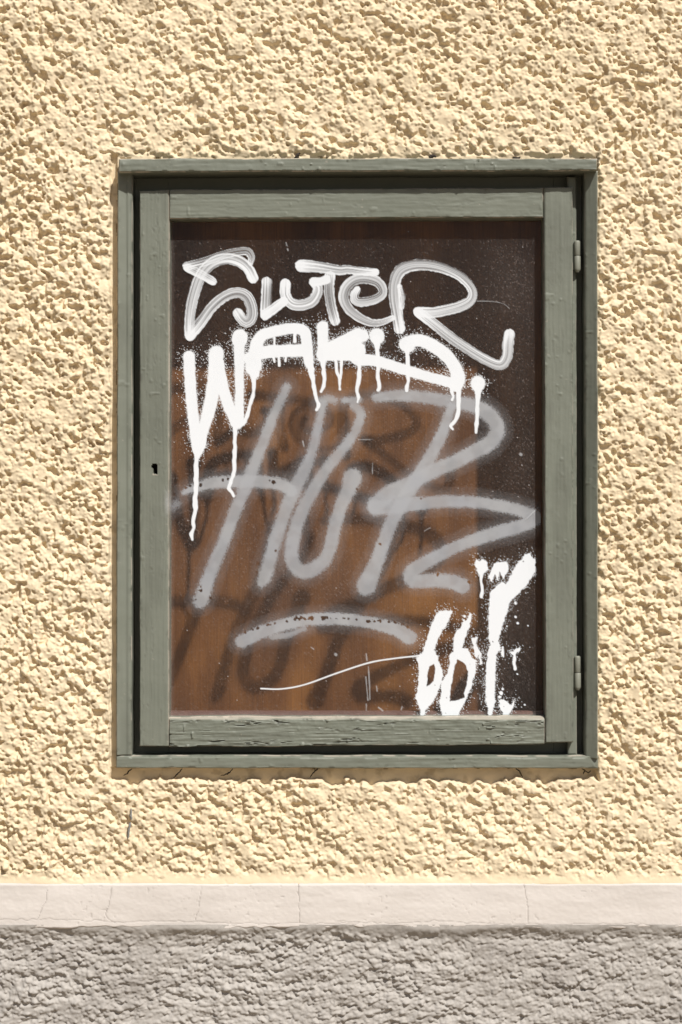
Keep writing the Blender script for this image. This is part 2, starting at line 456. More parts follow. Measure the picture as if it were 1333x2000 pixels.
    co = np.stack([(Xp - 666.5) * k, Dp * SY, (1000 - Yp) * k + CZ], -1).reshape(-1, 3)
    NY, NX = Xp.shape
    q = grid_quads(NY, NX)
    back = np.array([[0, NX - 1, NY * NX - 1, (NY - 1) * NX]])
    q = np.concatenate([q, back])
    return raw_mesh(name, co, q, mat or M_WOOD, parent, {'dirt_or_shade': padz(dirt_or_shade), 'wear_or_light': padz(wr), 'spray': pad(sp)}, True, math.radians(48))

def box(name, x0, y0, x1, y1, d0, d1, parent, mat, bev=1.0):
    """A plain planed block given in photo pixels at depth d0."""
    import bmesh
    bm = bmesh.new()
    vs = []
    for d in (d0, d1):
        for (px, py) in ((x0, y0), (x1, y0), (x1, y1), (x0, y1)):
            vs.append(bm.verts.new((wx(px, d0), d * SY, wz(py, d0))))
    for f in ((3, 2, 1, 0), (4, 5, 6, 7), (0, 1, 5, 4), (1, 2, 6, 5), (2, 3, 7, 6), (3, 0, 4, 7)):
        bm.faces.new([vs[i] for i in f])
    bmesh.ops.recalc_face_normals(bm, faces=bm.faces)
    if bev: bmesh.ops.bevel(bm, geom=bm.edges[:], offset=bev * S, segments=2, affect='EDGES')
    me = bpy.data.meshes.new(name); bm.to_mesh(me); bm.free(); me.materials.append(mat)
    return link(bpy.data.objects.new(name, me), parent)

case = empty('display_case', (0, 0, wz(CY1)), 'grey green wooden display case with graffiti on its glazed door, set in the wall', 'display case')
CO = case.location.copy()

# outer frame
member('frame_head', 232, 309, 1167, 334, -24, 30, case, amp=0.9, wob=2.2, seed=100, crack=0.22, wear_or_light=.8, rnd=3,
       corners=((0, 0), (0, 0), (0, -1), (0, 2)))
member('frame_jamb', 229, 334.5, 257, 1476, lambda X, Y: -8 + 6 * np.clip((X - 229) / 26, 0, 1) - 2.0 * sstep(247, 251, X) + 0 * Y, 46, case,
       along='y', amp=0.45, seed=120, wob=1.6, wear_or_light=.55, rnd=2.2, corners=((1.5, 0), (2, 0), (0.5, 0), (-1.5, 0)))
member('frame_jamb', 1143, 334.5, 1167, 1482, lambda X, Y: -12.5 + 9.5 * np.clip((1166 - X) / 22, 0, 1) + 0 * Y, 46, case,
       along='y', amp=0.6, seed=140, wob=1.4, wear_or_light=.3, rnd=2.2, corners=((0, 0), (0, 0), (1, 0), (1, 0)))
member('frame_sill', 227, 1476.5, 1169, 1501, lambda X, Y: -7 + 7 * np.clip((1481 - Y) / 5, 0, 1) ** 1.3 * sstep(250, 262, X) * sstep(1150, 1138, X), 46, case,
       amp=0.8, wob=2.0, seed=160, crack=0.25, wear_or_light=.7, rnd=2.6)
# rebate behind the door
box('rebate_strip', 250, 330, 330, 1486, 34, 44, case, M_WOOD, 0)
box('rebate_strip', 1082, 330, 1152, 1486, 34, 44, case, M_WOOD, 0)
box('rebate_strip', 330.5, 330, 1081.5, 416, 34, 44, case, M_WOOD, 0)
box('rebate_strip', 330.5, 1414, 1081.5, 1486, 34, 44, case, M_WOOD, 0)
member('door_stop', 1109, 345, 1127.5, 1474, 10, 33.5, case, along='y', amp=0.3, seed=180, wear_or_light=.25, rnd=1.5, corners=((-1, 0), (-1.5, 0), (0, 0), (0, 0)))
# the box behind
box('case_side', 296, 400, 304, 1428, 44.5, 160, case, M_INNER, 0)
box('case_side', 1106, 400, 1114, 1428, 44.5, 160, case, M_INNER, 0)
box('case_top', 304.5, 396, 1105.5, 404, 44.5, 160, case, M_INNER, 0)
box('case_floor', 304.5, 1420, 1105.5, 1428, 44.5, 160, case, M_INNER, 0)
box('back_board', 304.5, 404.5, 1105.5, 1419.5, 138, 148, case, M_BOARD, 0)
box('glazing_bead', 305, 1389, 1105, 1412, 23, 33.5, case, M_BEAD, 1.2)

# door, hung on the right; every member a part of the case's door
door = empty('door', (0, 0, 0)); door.parent = case
def keyhole(X, Y):
    return (np.hypot(X - 302.5, Y - 911) < 5.2) | ((np.abs(X - 303.5) < 3.7) & (Y > 911) & (Y < 925.5))
def stile_spray(X, Y):
    return 0.75 * np.exp(-(((X - 332) / 9) ** 2 + ((Y - 982) / 22) ** 2)) * (0.6 + 0.4 * vnoise(X, Y, 2.5, 2.5, 9))
def left_lip(X, Y):
    return 0.7 * ((np.abs(X - 303) < 5.2) & (Y > 925.6) & (Y < 928.6)) + 0.55 * sstep(327.5, 330.5, X) * (0.5 + 0.5 * vnoise(X, Y, 30, 30, 5))  # pale lip under the keyhole; sunlight on the inner bevel painted as colour
member('door_stile', 273, 370, 331.5, 1458, lambda X, Y: -4 + 0 * X + 3.5 * np.clip((X - 326.5) / 5.0, 0, 1) ** 1.5, 32, door, along='y', res=1.7, amp=0.45,
       crack=0.22, seed=200, wob=1.2, wear_or_light=.6, hole=keyhole, spray=stile_spray, lit_worn_edge=left_lip, corners=((0, 2), (0, 0), (-1, 0), (0, 0)))
member('door_stile', 1062, 365, 1120, 1450, lambda X, Y: -4 + 0 * X + 1.5 * np.clip((1066 - X) / 4, 0, 1), 32, door, along='y', amp=0.55, seed=220, wob=1.2,
       crack=0.15, wear_or_light=.4, corners=((0, 0), (-1, 1), (1, 0), (4, 1)))
member('door_rail', 331, 368, 1061.5, 425.5, -3.4, 32, door, amp=0.6, seed=240, wob=1.0, crack=0.16, wear_or_light=.7,
       corners=((0, 2), (0, -1.5), (0, -1), (0, 1.5)))
member('door_rail', 331, 1400, 1065.5, 1459, lambda X, Y: -3.2 + 9 * np.clip((1406 - Y) / 7, 0, 1) ** 1.2, 32, door, amp=1.5, seed=260, wob=3.2,
       crack=0.95, wear_or_light=1.0, res=1.6, rnd=2.5, lit_worn_edge=lambda X, Y: 0.5 * sstep(1406.5, 1402.5, Y + 4 * (vnoise(X, Y, 30, 9, 4) - .5)),  # sunlight on the sloping top bevel painted in as a pale strip
       corners=((0, 1), (0, -1), (-0.5, -5), (0, 0)))
box('keyhole', 296, 903, 310, 928, 18, 20, door, M_DARK, 0)

# hinges
def lathe(name, cx, cd, prof, parent, mat, n=18):
    co = []; q = []
    for (r, py) in prof:
        for i in range(n):
            a = 2 * math.pi * i / n
            co.append((wx(cx, cd) + r * S * math.cos(a), cd * SY + r * S * math.sin(a), wz(py, cd)))
    for j in range(len(prof) - 1):
        for i in range(n):
            q.append((j * n + i, (j + 1) * n + i, (j + 1) * n + (i + 1) % n, j * n + (i + 1) % n))
    return raw_mesh(name, np.array(co), np.array(q), mat, parent,
                    {'dirt_or_shade': np.zeros(len(co)), 'wear_or_light': np.full(len(co), 0.10), 'spray': np.zeros(len(co))}, True, math.radians(50))
for (ya, ym, yb_, dx) in ((470, 499.5, 530, 0), (1281, 1313.5, 1346, 0.6)):
    hg = box('hinge', 1100, ya + 3, 1123, yb_ - 3, 6, 9, door, M_WOOD, 0.4)
    cxh = 1127.5 + dx
    lathe('knuckle', cxh, 4, [(0.1, ya), (4.0, ya), (5.6, ya + 1.2), (6.2, ya + 3.5), (6.2, ym - 1.6), (5.4, ym - .4), (0.1, ym - .3)], hg, M_WOOD)
    lathe('knuckle', cxh + .6, 4, [(0.1, ym + .3), (5.4, ym + .4), (6.3, ym + 1.6), (6.4, yb_ - 5), (5.8, yb_ - 2), (4.2, yb_), (3.2, yb_ + 2), (0.1, yb_ + 2.4)], hg, M_WOOD)

# glass
GD = 17.0
pane = box('glass_pane', 322, 416, 1072, 1411, GD, GD + 4, door, M_GLASS, 0)

# ------------------------------------------------------------------ graffiti on the glass
class Layer:
    def __init__(s, x0, y0, x1, y1, res=1.4, seed=1):
        s.x = np.arange(x0, x1, res); s.y = np.arange(y0, y1, res)
        s.X, s.Y = np.meshgrid(s.x, s.y); s.a = np.zeros(s.X.shape); s.t = np.ones(s.X.shape)
        s.res = res; s.r = np.random.default_rng(seed); s.seed = seed
    def over(s, a, t):
        a = np.clip(a, 0, 1); na = 1 - (1 - s.a) * (1 - a)
        s.t = np.where(na > 1e-4, (t * a + s.t * s.a * (1 - a)) / np.maximum(na, 1e-4), s.t); s.a = na
    def field(s, pts, ws):
        """distance / half width, lateral position and length along a smoothed stroke"""
        P = np.array(pts, float); W = np.array(ws, float) if hasattr(ws, '__len__') else np.full(len(P), float(ws))
        if len(W) != len(P): W = np.interp(np.linspace(0, 1, len(P)), np.linspace(0, 1, len(W)), W)
        Q = np.vstack([2 * P[0] - P[1], P, 2 * P[-1] - P[-2]]); pp = []; ww = []
        for i in range(len(P) - 1):
            p0, p1, p2, p3 = Q[i:i + 4]
            n = max(2, int(np.hypot(*(p2 - p1)) / 4))
            for t in np.linspace(0, 1, n, endpoint=False):
                pp.append(0.5 * (2 * p1 + (p2 - p0) * t + (2 * p0 - 5 * p1 + 4 * p2 - p3) * t * t + (3 * p1 - p0 - 3 * p2 + p3) * t ** 3))
                ww.append(W[i] * (1 - t) + W[i + 1] * t)
        pp.append(P[-1]); ww.append(W[-1]); pp = np.array(pp)
        dn = np.full(s.X.shape, 99.0); px = np.full(s.X.shape, 99.0); lat = np.zeros(s.X.shape); arc = np.zeros(s.X.shape); L = 0
        for i in range(len(pp) - 1):
            a, b = pp[i], pp[i + 1]; h = max(ww[i], ww[i + 1]) / 2; m_ = h + 22
            j0 = np.searchsorted(s.x, min(a[0], b[0]) - m_); j1 = np.searchsorted(s.x, max(a[0], b[0]) + m_)
            i0 = np.searchsorted(s.y, min(a[1], b[1]) - m_); i1 = np.searchsorted(s.y, max(a[1], b[1]) + m_)
            if i1 <= i0 or j1 <= j0: continue
            xx = s.X[i0:i1, j0:j1]; yy = s.Y[i0:i1, j0:j1]
            v = b - a; l2 = v @ v + 1e-9; ln = math.sqrt(l2)
            t = np.clip(((xx - a[0]) * v[0] + (yy - a[1]) * v[1]) / l2, 0, 1)
            dd = np.hypot(xx - a[0] - t * v[0], yy - a[1] - t * v[1])
            hw = (ww[i] * (1 - t) + ww[i + 1] * t) / 2
            sg = ((xx - a[0]) * v[1] - (yy - a[1]) * v[0]) / ln / hw
            nd = dd - hw
            better = nd < px[i0:i1, j0:j1]
            px[i0:i1, j0:j1][better] = nd[better]; dn[i0:i1, j0:j1][better] = (dd / hw)[better]
            lat[i0:i1, j0:j1][better] = sg[better]; arc[i0:i1, j0:j1][better] = (L + t * ln)[better]
            L += ln
        return px, dn, lat, arc, L
    def brush(s, pts, ws, dense=0.75):
        px, dn, lat, arc, L = s.field(pts, ws); sd = int(s.r.integers(1e6))
        rag = 1.6 * (vnoise(arc, lat, 5, .3, sd + 4) - .5)
        e = sstep(0.9, -0.9, px + rag)
        st = 0.6 * vnoise(lat, arc, 0.13, 160, sd) + 0.4 * vnoise(lat, arc, 0.28, 90, sd + 1)
        prof = 0.25 * vnoise(lat, arc, 0.9, 200, sd + 2) + 0.16 * lat * (1 if s.r.random() < .5 else -1) * (0.4 + vnoise(arc, arc, 60, 60, sd + 6))
        end = np.exp(-arc / 14) + np.exp(-(L - arc) / 14)
        k = np.clip(dense - 0.04 + 1.15 * (st - 0.5) + 1.3 * prof - 0.16 + 0.5 * end, 0.14, 1)
        k = np.where(np.abs(lat) > .86, np.minimum(1, k + .25 * (st > .4)), k)
        s.over(e * k, np.clip(0.70 + 0.3 * st, 0, 1))
    def spray(s, pts, ws, soft=1.5, halo=0.35, reach=6.0, gain=1.0, jag=2.0):
        px, dn, lat, arc, L = s.field(pts, ws); sd = int(s.r.integers(1e6))
        px = px + jag * (fbm(s.X, s.Y, 9, 9, sd, 2) - 0.5)
        e = sstep(soft, -soft, px)
        rnd = s.r.random(s.X.shape)
        p = halo * np.exp(-np.maximum(px, 0) / reach) * (px < 24)
        e = np.maximum(e, np.where(rnd < p, 0.55 + 0.45 * s.r.random(s.X.shape), 0))
        s.over(e * gain, np.clip(0.55 + 0.8 * (fbm(s.X, s.Y, 30, 60, sd + 3, 2) - .5), 0, 1))
    def mist(s, pts, ws, soft=7.0, gain=0.96, grain=1.0):
        """fine, soft edged can spray"""
        px, dn, lat, arc, L = s.field(pts, np.array(ws, float) * 1.05); sd = int(s.r.integers(1e6))
        core = sstep(soft, -soft, px + 2.5 * (fbm(s.X, s.Y, 14, 14, sd, 2) - .5))
        rnd = s.r.random(s.X.shape)
        a = np.clip(core + grain * (rnd - 0.5) * 4 * core * (1 - core), 0, 1)
        far = 0.25 * np.exp(-np.maximum(px, 0) / 11) * sstep(22, 14, px) * (0.4 + 1.2 * rnd)
        a = np.maximum(a, far * (core < .5))
        a = a * (0.86 + 0.16 * sstep(.3, .7, fbm(s.X, s.Y, 24, 24, sd + 5, 3)))
        s.over(a * gain * 0.92, np.clip(0.6 + 1.0 * (fbm(s.X, s.Y, 45, 45, sd + 3, 3) - .5), 0, 1))
    def drip(s, pts, ws, jag=2.2):
        px, dn, lat, arc, L = s.field(pts, ws); sd = int(s.r.integers(1e6))
        px = px + jag * (vnoise(s.X, s.Y, 7, 9, sd) - .5)
        s.over(sstep(.8, -.8, px), 0.75 + 0 * s.X)
    def poly(s, pts, hole=False, jag=2.0, speck=0.25):
        P = np.array(pts, float); sd = int(s.r.integers(1e6))
        x = s.X + jag * 2 * (fbm(s.X, s.Y, 6, 6, sd, 2) - .5); y = s.Y + jag * 2 * (fbm(s.X, s.Y, 6, 6, sd + 9, 2) - .5)
        ins = np.zeros(x.shape, bool); d = np.full(x.shape, 1e9)
        for (x0, y0), (x1, y1) in zip(P, np.roll(P, -1, 0)):
            c = ((y0 > y) != (y1 > y)) & (x < (x1 - x0) * (y - y0) / ((y1 - y0) if y1 != y0 else 1e-9) + x0)
            ins ^= c
            vx, vy = x1 - x0, y1 - y0
            t = np.clip(((x - x0) * vx + (y - y0) * vy) / (vx * vx + vy * vy + 1e-9), 0, 1)
            d = np.minimum(d, np.hypot(x - x0 - t * vx, y - y0 - t * vy))
        sd_ = np.where(ins, -d, d)
        e = sstep(.8, -.8, sd_)
        if hole: s.a = s.a * (1 - e); return
        p = speck * np.exp(-np.maximum(sd_, 0) / 5) * (sd_ < 20)
        e = np.maximum(e, np.where(s.r.random(x.shape) < p, .8, 0))
        s.over(e, 0.7 + 0 * x)
    def chip(s, x, y, r):
        d = np.hypot(s.X - x, s.Y - y) + r * 1.6 * (fbm(s.X, s.Y, 5, 5, s.seed + 3, 2) - .5) * 2
        s.a = s.a * sstep(r - .8, r + .8, d)
    def build(s, name, depth, mat, label=None, cut=0.02):
        a = np.where(s.a < cut, 0, s.a)
        f = (a[:-1, :-1] + a[1:, 1:] + a[1:, :-1] + a[:-1, 1:]) > 0
        k = (1 + depth / D) * S
        co = np.stack([(s.X - 666.5) * k, np.full(s.X.shape, depth * SY), (1000 - s.Y) * k + CZ], -1).reshape(-1, 3)
        c, q, at = compact(co, grid_quads(len(s.y), len(s.x), f), {'cover': a, 'tone': s.t})
        o = raw_mesh(name, c, q, mat, pane, at, True)
        if label: o['label'] = label
        return o

def T(ox, oy, k):
    return lambda *p: [(ox + x / k, oy + y / k) for x, y in p]
z1 = T(330, 460, 3.6027); z2 = T(680, 460, 3.418); z3 = T(330, 740, 3.6027); z4 = T(680, 740, 3.418)
z5 = T(780, 1050, 4.597); z6 = T(320, 1170, 2.6137)

# grey tag, the oldest
G = Layer(326, 700, 1058, 1290, 1.5, 3)
G.mist(z3((830, 60), (740, 250), (655, 470), (565, 700), (480, 900), (385, 1150), (300, 1350), (225, 1560)), [17, 20, 22, 24, 24, 23, 25, 29], 5.5, .93)
G.mist(z3((105, 800), (160, 775), (300, 735), (480, 722), (650, 722), (790, 745), (860, 785)), [10, 16, 23, 25, 24, 24, 24], 4.5)
G.mist(z3((35, 905), (60, 880)), [12, 14], 8, .6)
G.mist(z3((1090, 175), (1050, 340), (1000, 540), (930, 690), (850, 860), (795, 1000), (735, 1190), (680, 1380), (650, 1440)), [14, 18, 20, 25, 26, 25, 26, 27, 17], 5.5, .92)
G.mist(z3((1060, 155), (1120, 140), (1170, 150)), [12, 16, 14], 6, .75)
G.mist(z3((1235, 150), (1333, 150)) + z4((40, 170), (85, 235), (55, 340), (-10, 440)) + z3((1100, 650), (980, 850), (905, 1020), (865, 1200), (885, 1310), (950, 1355), (1050, 1320), (1120, 1230), (1165, 1060), (1210, 900), (1270, 770)) + z4((30, 660)),
       [12, 16, 17, 18, 19, 20, 22, 25, 25, 27, 27, 28, 27, 26, 25, 25, 29, 36], 5, .93)
G.mist(z4((690, 190), (630, 360), (565, 490), (480, 640), (400, 760), (320, 900), (250, 1060), (190, 1230), (125, 1380)), [18, 22, 25, 28, 28, 26, 26, 27, 37], 5)
G.mist(z4((190, 125), (330, 110), (500, 122), (700, 150), (850, 185), (950, 245), (1000, 340), (950, 425), (850, 485), (700, 560), (560, 620), (420, 700), (280, 765), (180, 840)),
       [18, 22, 23, 25, 28, 29, 28, 29, 28, 27, 27, 30, 32, 30], 5)
G.mist(z4((185, 860), (330, 850), (550, 825), (800, 820), (1000, 845), (1150, 880), (1250, 930), (1150, 985), (950, 1040), (750, 1110), (550, 1210), (425, 1290), (440, 1345), (560, 1345), (700, 1355), (765, 1385)),
       [30, 27, 24, 23, 23, 23, 26, 26, 25, 23, 25, 28, 28, 27, 28, 30], 4.5)
G.mist(z6((400, 215), (520, 160), (680, 115), (850, 100), (1020, 115), (1170, 150), (1255, 195)), [25, 25, 23, 23, 22, 25, 28], 3.5, .96)
G.mist(z6((550, 195), (640, 180), (720, 150)), [10, 11, 9], 3.5, .7)
rc = np.random.default_rng(4)
for k in range(60):                                   # flaked upper edge of the underline
    t = rc.random(); xq = 380 + 870 * t
    yq = np.interp(xq, [380, 450, 520, 580, 680, 800, 850, 1000, 1190, 1280], [190, 155, 138, 118, 102, 97, 97, 103, 123, 150])
    (cx_, cy_), = z6((xq, yq + rc.normal(0, 3))); G.chip(cx_, cy_, 0.9 + 1.5 * rc.random() * (1.6 if 660 < xq < 830 else 1))
for (zx, zy, r) in ((35, 808, 3.5), (125, 765, 2.2), (150, 750, 2), (220, 742, 3), (385, 712, 1.8), (415, 712, 3), (735, 726, 3), (710, 715, 1.5),
                    (225, 1460, 2.6), (222, 1490, 2.6), (185, 1555, 1.8), (295, 1540, 1.8), (298, 1510, 1.4), (628, 1305, 2.6), (620, 1385, 2), (622, 1360, 1.4), (750, 1210, 1.6)):
    (cx_, cy_), = z3((zx, zy)); G.chip(cx_, cy_, r)
for (zx, zy, r) in ((810, 1355, 3), (600, 1312, 2.4), (615, 1322, 1.8), (205, 750, 2), (490, 798, 1.6), (955, 795, 2), (215, 1105, 2), (60, 735, 1.6)):
    (cx_, cy_), = z4((zx, zy)); G.chip(cx_, cy_, r)
G.build('spray_lettering', GD - 0.5, M_GREY, 'soft grey spray painted tag HUR with an underline')

# white spray tag with runs
Wt = Layer(332, 600, 1010, 1075, 1.3, 5)
sp = dict(soft=1.3, halo=.34, reach=4.2)
Wt.spray(z1((142, 850), (150, 1000), (165, 1200)) + z3((190, 420)), [23, 22, 22, 20], **sp)
Wt.spray(z1((335, 828), (330, 900)), [29, 27], **sp)
Wt.spray(z1((330, 860), (318, 1050), (280, 1240)) + z3((225, 420)), [25, 27, 24, 20], **sp)
Wt.spray(z1((345, 900), (385, 1080), (430, 1220), (465, 1310)), [24, 22, 22, 16], **sp)
Wt.spray(z1((500, 715), (500, 730)), 31, **sp)
Wt.spray(z1((497, 740), (498, 950), (497, 1150), (490, 1310)), [22, 18, 17, 16], **sp)
Wt.poly(z3((150, 400), (270, 400), (262, 470), (235, 525), (210, 560), (190, 560), (165, 500)), jag=.6)
Wt.poly(z1((415, 1200), (528, 1200), (528, 1290), (490, 1350), (470, 1365), (445, 1345), (420, 1290)), jag=.6)
Wt.drip(z3((200, 530), (194, 620), (192, 720), (190, 800), (184, 880), (190, 920), (172, 1000), (176, 1050), (160, 1090), (165, 1130)), [9, 8.5, 9, 8, 9, 8, 8.5, 6, 7, 4.5])
Wt.drip(z3((466, 330), (466, 450), (462, 560), (458, 660), (440, 720), (422, 770), (445, 800), (458, 825)), [9, 7.5, 7, 7, 7, 6.5, 6, 6])
Wt.drip(z1((597, 1000), (600, 1060), (592, 1130), (570, 1200), (545, 1290), (520, 1325), (480, 1350)), [9, 7, 7, 7, 7.5, 7, 7])
Wt.spray(z1((585, 940), (600, 850), (620, 760), (665, 700), (760, 672), (880, 655), (955, 680), (975, 790), (985, 880), (1000, 940)), [24, 22, 24, 22, 22, 21, 22, 21, 19, 12], **sp)
Wt.spray(z1((565, 860), (700, 818), (830, 812), (950, 808)), [22, 25, 24, 24], **sp)
Wt.spray(z1((590, 870), (600, 910)), 31, **sp)
Wt.poly(z1((545, 920), (650, 920), (632, 990), (605, 1020), (580, 1000)), jag=.8)
Wt.drip(z1((1000, 940), (1015, 1020), (1025, 1090), (1040, 1150), (1055, 1190), (1045, 1225)), [13, 8, 7, 7, 8, 6.5])
for p_, w_ in ((z1((775, 860), (778, 915)), 5), (z1((740, 860), (745, 890)), 4.5), (z1((825, 860), (822, 885)), 5), (z1((890, 690), (888, 745)), 5.5), (z1((742, 720), (745, 790)), 4.5)):
    Wt.drip(p_, w_)
Wt.spray(z1((1083, 640), (1083, 760), (1085, 860)), [22, 20, 19], **sp)
Wt.drip(z1((1083, 850), (1090, 950), (1096, 1020), (1085, 1070), (1073, 1098)), [11, 8, 8, 7, 6])
Wt.spray(z1((1085, 830), (1180, 815), (1333, 800)) + z2((60, 820), (200, 840), (390, 900), (600, 960), (700, 985)), [25, 27, 28, 25, 21, 20, 20, 20], **sp)
Wt.spray(z1((1110, 790), (1220, 740), (1333, 690)) + z2((60, 680), (100, 672)), [16, 18, 21, 22, 22], **sp)
Wt.poly(z1((1080, 760), (1230, 730), (1333, 690), (1333, 780), (1290, 795), (1333, 810), (1333, 880), (1090, 880)), jag=.8)
Wt.drip(z1((1175, 870), (1183, 960), (1200, 1010), (1205, 1080)), [6, 5.5, 5, 5])
Wt.drip(z1((1220, 870), (1212, 960), (1203, 1020)), [6, 5.5, 5])
Wt.spray(z2((100, 665), (102, 672)), 20, **sp)
Wt.spray(z2((193, 668), (194, 675)), 29, **sp)
Wt.drip(z2((193, 690), (196, 760), (200, 860), (200, 950), (210, 1010), (203, 1030)), [16, 9, 8, 7, 7, 6])
Wt.drip(z2((78, 690), (78, 850), (72, 950), (62, 1040), (70, 1080), (64, 1112)), [9, 8, 8, 6.5, 6, 5])
Wt.spray(z2((388, 725), (400, 735)), 27, **sp)
Wt.spray(z2((395, 715), (480, 700), (570, 738), (660, 805), (720, 890), (740, 960), (735, 1010)), [24, 24, 25, 25, 25, 24, 15], **sp)
Wt.poly(z2((690, 900), (780, 930), (775, 990), (755, 1035), (715, 1045), (690, 1020), (685, 960)), jag=.8)
Wt.drip(z2((394, 740), (398, 820), (400, 930), (404, 970), (393, 1010), (395, 1036)), [12, 8, 7.5, 7, 6, 6])
Wt.drip(z2((738, 1020), (738, 1100), (735, 1180), (712, 1240), (686, 1272), (700, 1292)), [11, 8.5, 8, 7.5, 6.5, 5])
Wt.drip(z2((692, 1000), (696, 1050), (704, 1075), (697, 1095)), [8, 7, 6, 6])
Wt.spray(z2((868, 985), (868, 992)), 28, soft=1.2, halo=.4, reach=3.5)
Wt.drip(z2((868, 1010), (868, 1060), (864, 1150), (860, 1240), (855, 1315)), [19, 9, 8, 7.5, 6])
Wt.build('dripping_lettering', GD - 0.9, M_WHITE, 'white spray paint tag with long runs')

# white marker tag
B_ = Layer(350, 470, 1015, 735, 1.2, 7)
B_.brush(z1((128, 215), (250, 185), (390, 135), (500, 112), (555, 112), (582, 150), (575, 195)), [17, 17, 17, 16, 16, 15, 10], .40)
B_.brush(z1((135, 228), (220, 270), (310, 322)), [16, 17, 16], .62)
B_.brush(z1((592, 298), (560, 235), (500, 185), (410, 162), (310, 190), (232, 270), (185, 390), (155, 520), (145, 640), (150, 705)), [21, 21, 22, 22, 22, 22, 21, 20, 20, 20], .62)
B_.brush(z1((150, 705), (220, 620), (300, 510), (390, 432), (480, 402), (550, 430), (585, 510), (582, 580), (548, 610), (515, 590), (488, 550)), [20, 21, 20, 20, 21, 22, 22, 22, 21, 20, 21], .62)
B_.brush(z1((690, 328), (688, 420), (680, 560)), [20, 21, 20], .66)
B_.brush(z1((680, 555), (740, 515), (810, 462)), [20, 19, 18], .8)
B_.brush(z1((822, 342), (822, 420), (865, 478), (930, 490), (1000, 470), (1040, 420), (1050, 370), (1022, 325)), [21, 21, 21, 21, 21, 20, 19, 18], .68)
B_.brush(z1((1020, 328), (1070, 325), (1110, 310)), [18, 17, 17], .7)
B_.brush(z1((1135, 285), (1128, 380), (1142, 490), (1170, 600)), [20, 20, 20, 19], .52)
B_.brush(z1((932, 212), (1050, 222), (1200, 245)) + z2((0, 228), (100, 240), (182, 246)), [24, 22, 19, 17, 16, 15], .92)
B_.brush(z2((62, 362), (42, 400), (60, 440), (130, 440), (205, 415), (235, 375), (205, 315), (130, 288), (50, 295), (-10, 345), (-28, 415), (0, 485), (65, 540), (150, 580), (220, 580), (300, 550)),
         [14, 17, 18, 18, 17, 17, 19, 21, 20, 20, 20, 19, 18, 15, 13, 10], .62)
B_.brush(z2((345, 340), (360, 410), (358, 480)), [10, 12, 10], .45)
B_.brush(z2((345, 620), (328, 520), (312, 420), (312, 320), (345, 240), (420, 203), (520, 198), (640, 222), (750, 275), (825, 355), (825, 425), (760, 470), (650, 500), (560, 515), (470, 510)),
         [22, 22, 22, 22, 23, 22, 21, 19, 18, 18, 19, 21, 21, 21, 19], .62)
B_.brush(z2((470, 512), (560, 580), (700, 690), (850, 790), (960, 850), (1025, 862), (1062, 810), (1070, 720), (1078, 660)), [20, 20, 20, 19, 19, 20, 21, 22, 21], .60)
B_.build('marker_lettering', GD - 1.3, M_BRUSH, 'streaky white marker tag along the top of the glass')

# white 66! in the corner
E = Layer(800, 1060, 1050, 1408, 1.3, 9)
E.poly(z5((360, 655), (480, 655), (420, 790), (350, 900), (315, 1010), (345, 1060), (360, 1130), (400, 1220), (385, 1290), (330, 1430), (235, 1560), (222, 1630), (185, 1630), (190, 1550), (150, 1440), (170, 1330), (180, 1180), (160, 1100), (165, 1060), (215, 1030), (240, 930), (280, 810), (320, 720)))
E.poly(z5((630, 680), (650, 690), (650, 740), (620, 830), (590, 900), (565, 985), (620, 1000), (655, 1080), (695, 1100), (685, 1220), (650, 1340), (600, 1450), (540, 1570), (515, 1628), (390, 1628), (375, 1540), (365, 1480), (385, 1290), (430, 1230), (455, 1120), (450, 1050), (480, 1030), (490, 940), (500, 870), (515, 825), (555, 815), (575, 760), (610, 740)))
E.poly(z5((270, 1160), (310, 1130), (325, 1180), (310, 1290), (250, 1340), (255, 1230)), True, 1.2)
E.poly(z5((525, 1090), (590, 1130), (620, 1200), (610, 1330), (580, 1400), (590, 1440), (510, 1465), (455, 1470), (465, 1340), (490, 1200)), True, 1.6)
E.poly(z5((1080, 210), (1130, 150), (1180, 140), (1200, 190), (1225, 200), (1225, 300), (1150, 420), (1000, 570), (950, 720), (910, 850), (890, 930), (905, 960), (905, 1010), (870, 1060), (865, 1250), (860, 1470), (835, 1560), (830, 1628), (805, 1628), (800, 1550), (775, 1450), (775, 1250), (795, 1020), (820, 960), (805, 900), (805, 700), (815, 500), (850, 460), (920, 400), (960, 420), (1000, 350), (1040, 270)), jag=2.0)
E.poly(z5((690, 190), (720, 215), (745, 195), (790, 225), (795, 290), (745, 340), (720, 330), (685, 270)), jag=2)
E.drip(z5((738, 320), (736, 400), (745, 480), (735, 535)), [6, 5, 6, 5])
E.poly(z5((850, 230), (960, 210), (985, 280), (960, 330), (930, 375), (905, 310), (885, 385), (860, 330), (830, 400), (800, 350), (830, 300)), jag=2)
E.drip(z5((1038, 1040), (1034, 1100), (1040, 1180)), [5, 6, 6])
E.poly(z5((990, 1030), (1045, 1005), (1090, 975), (1095, 1000), (1050, 1050), (1020, 1060)), jag=3)
E.drip(z5((932, 985), (930, 1030), (937, 1070)), [3, 6, 3.5])
for (zx, zy, r) in ((1045, 585, 5), (1045, 712, 5.2), (1065, 768, 4), (965, 795, 3), (1155, 790, 2.4), (1060, 1225, 2.2), (1125, 1500, 4), (915, 1395, 7), (930, 1360, 4), (900, 1430, 6), (585, 705, 4.5), (580, 740, 4)):
    E.drip(z5((zx, zy), (zx + 3, zy + 2)), r, 1.5)
E.poly(z5((650, 900), (700, 890), (690, 960), (735, 1030), (742, 1140), (720, 1140), (715, 1050), (690, 1090), (670, 1000)), jag=2.2)
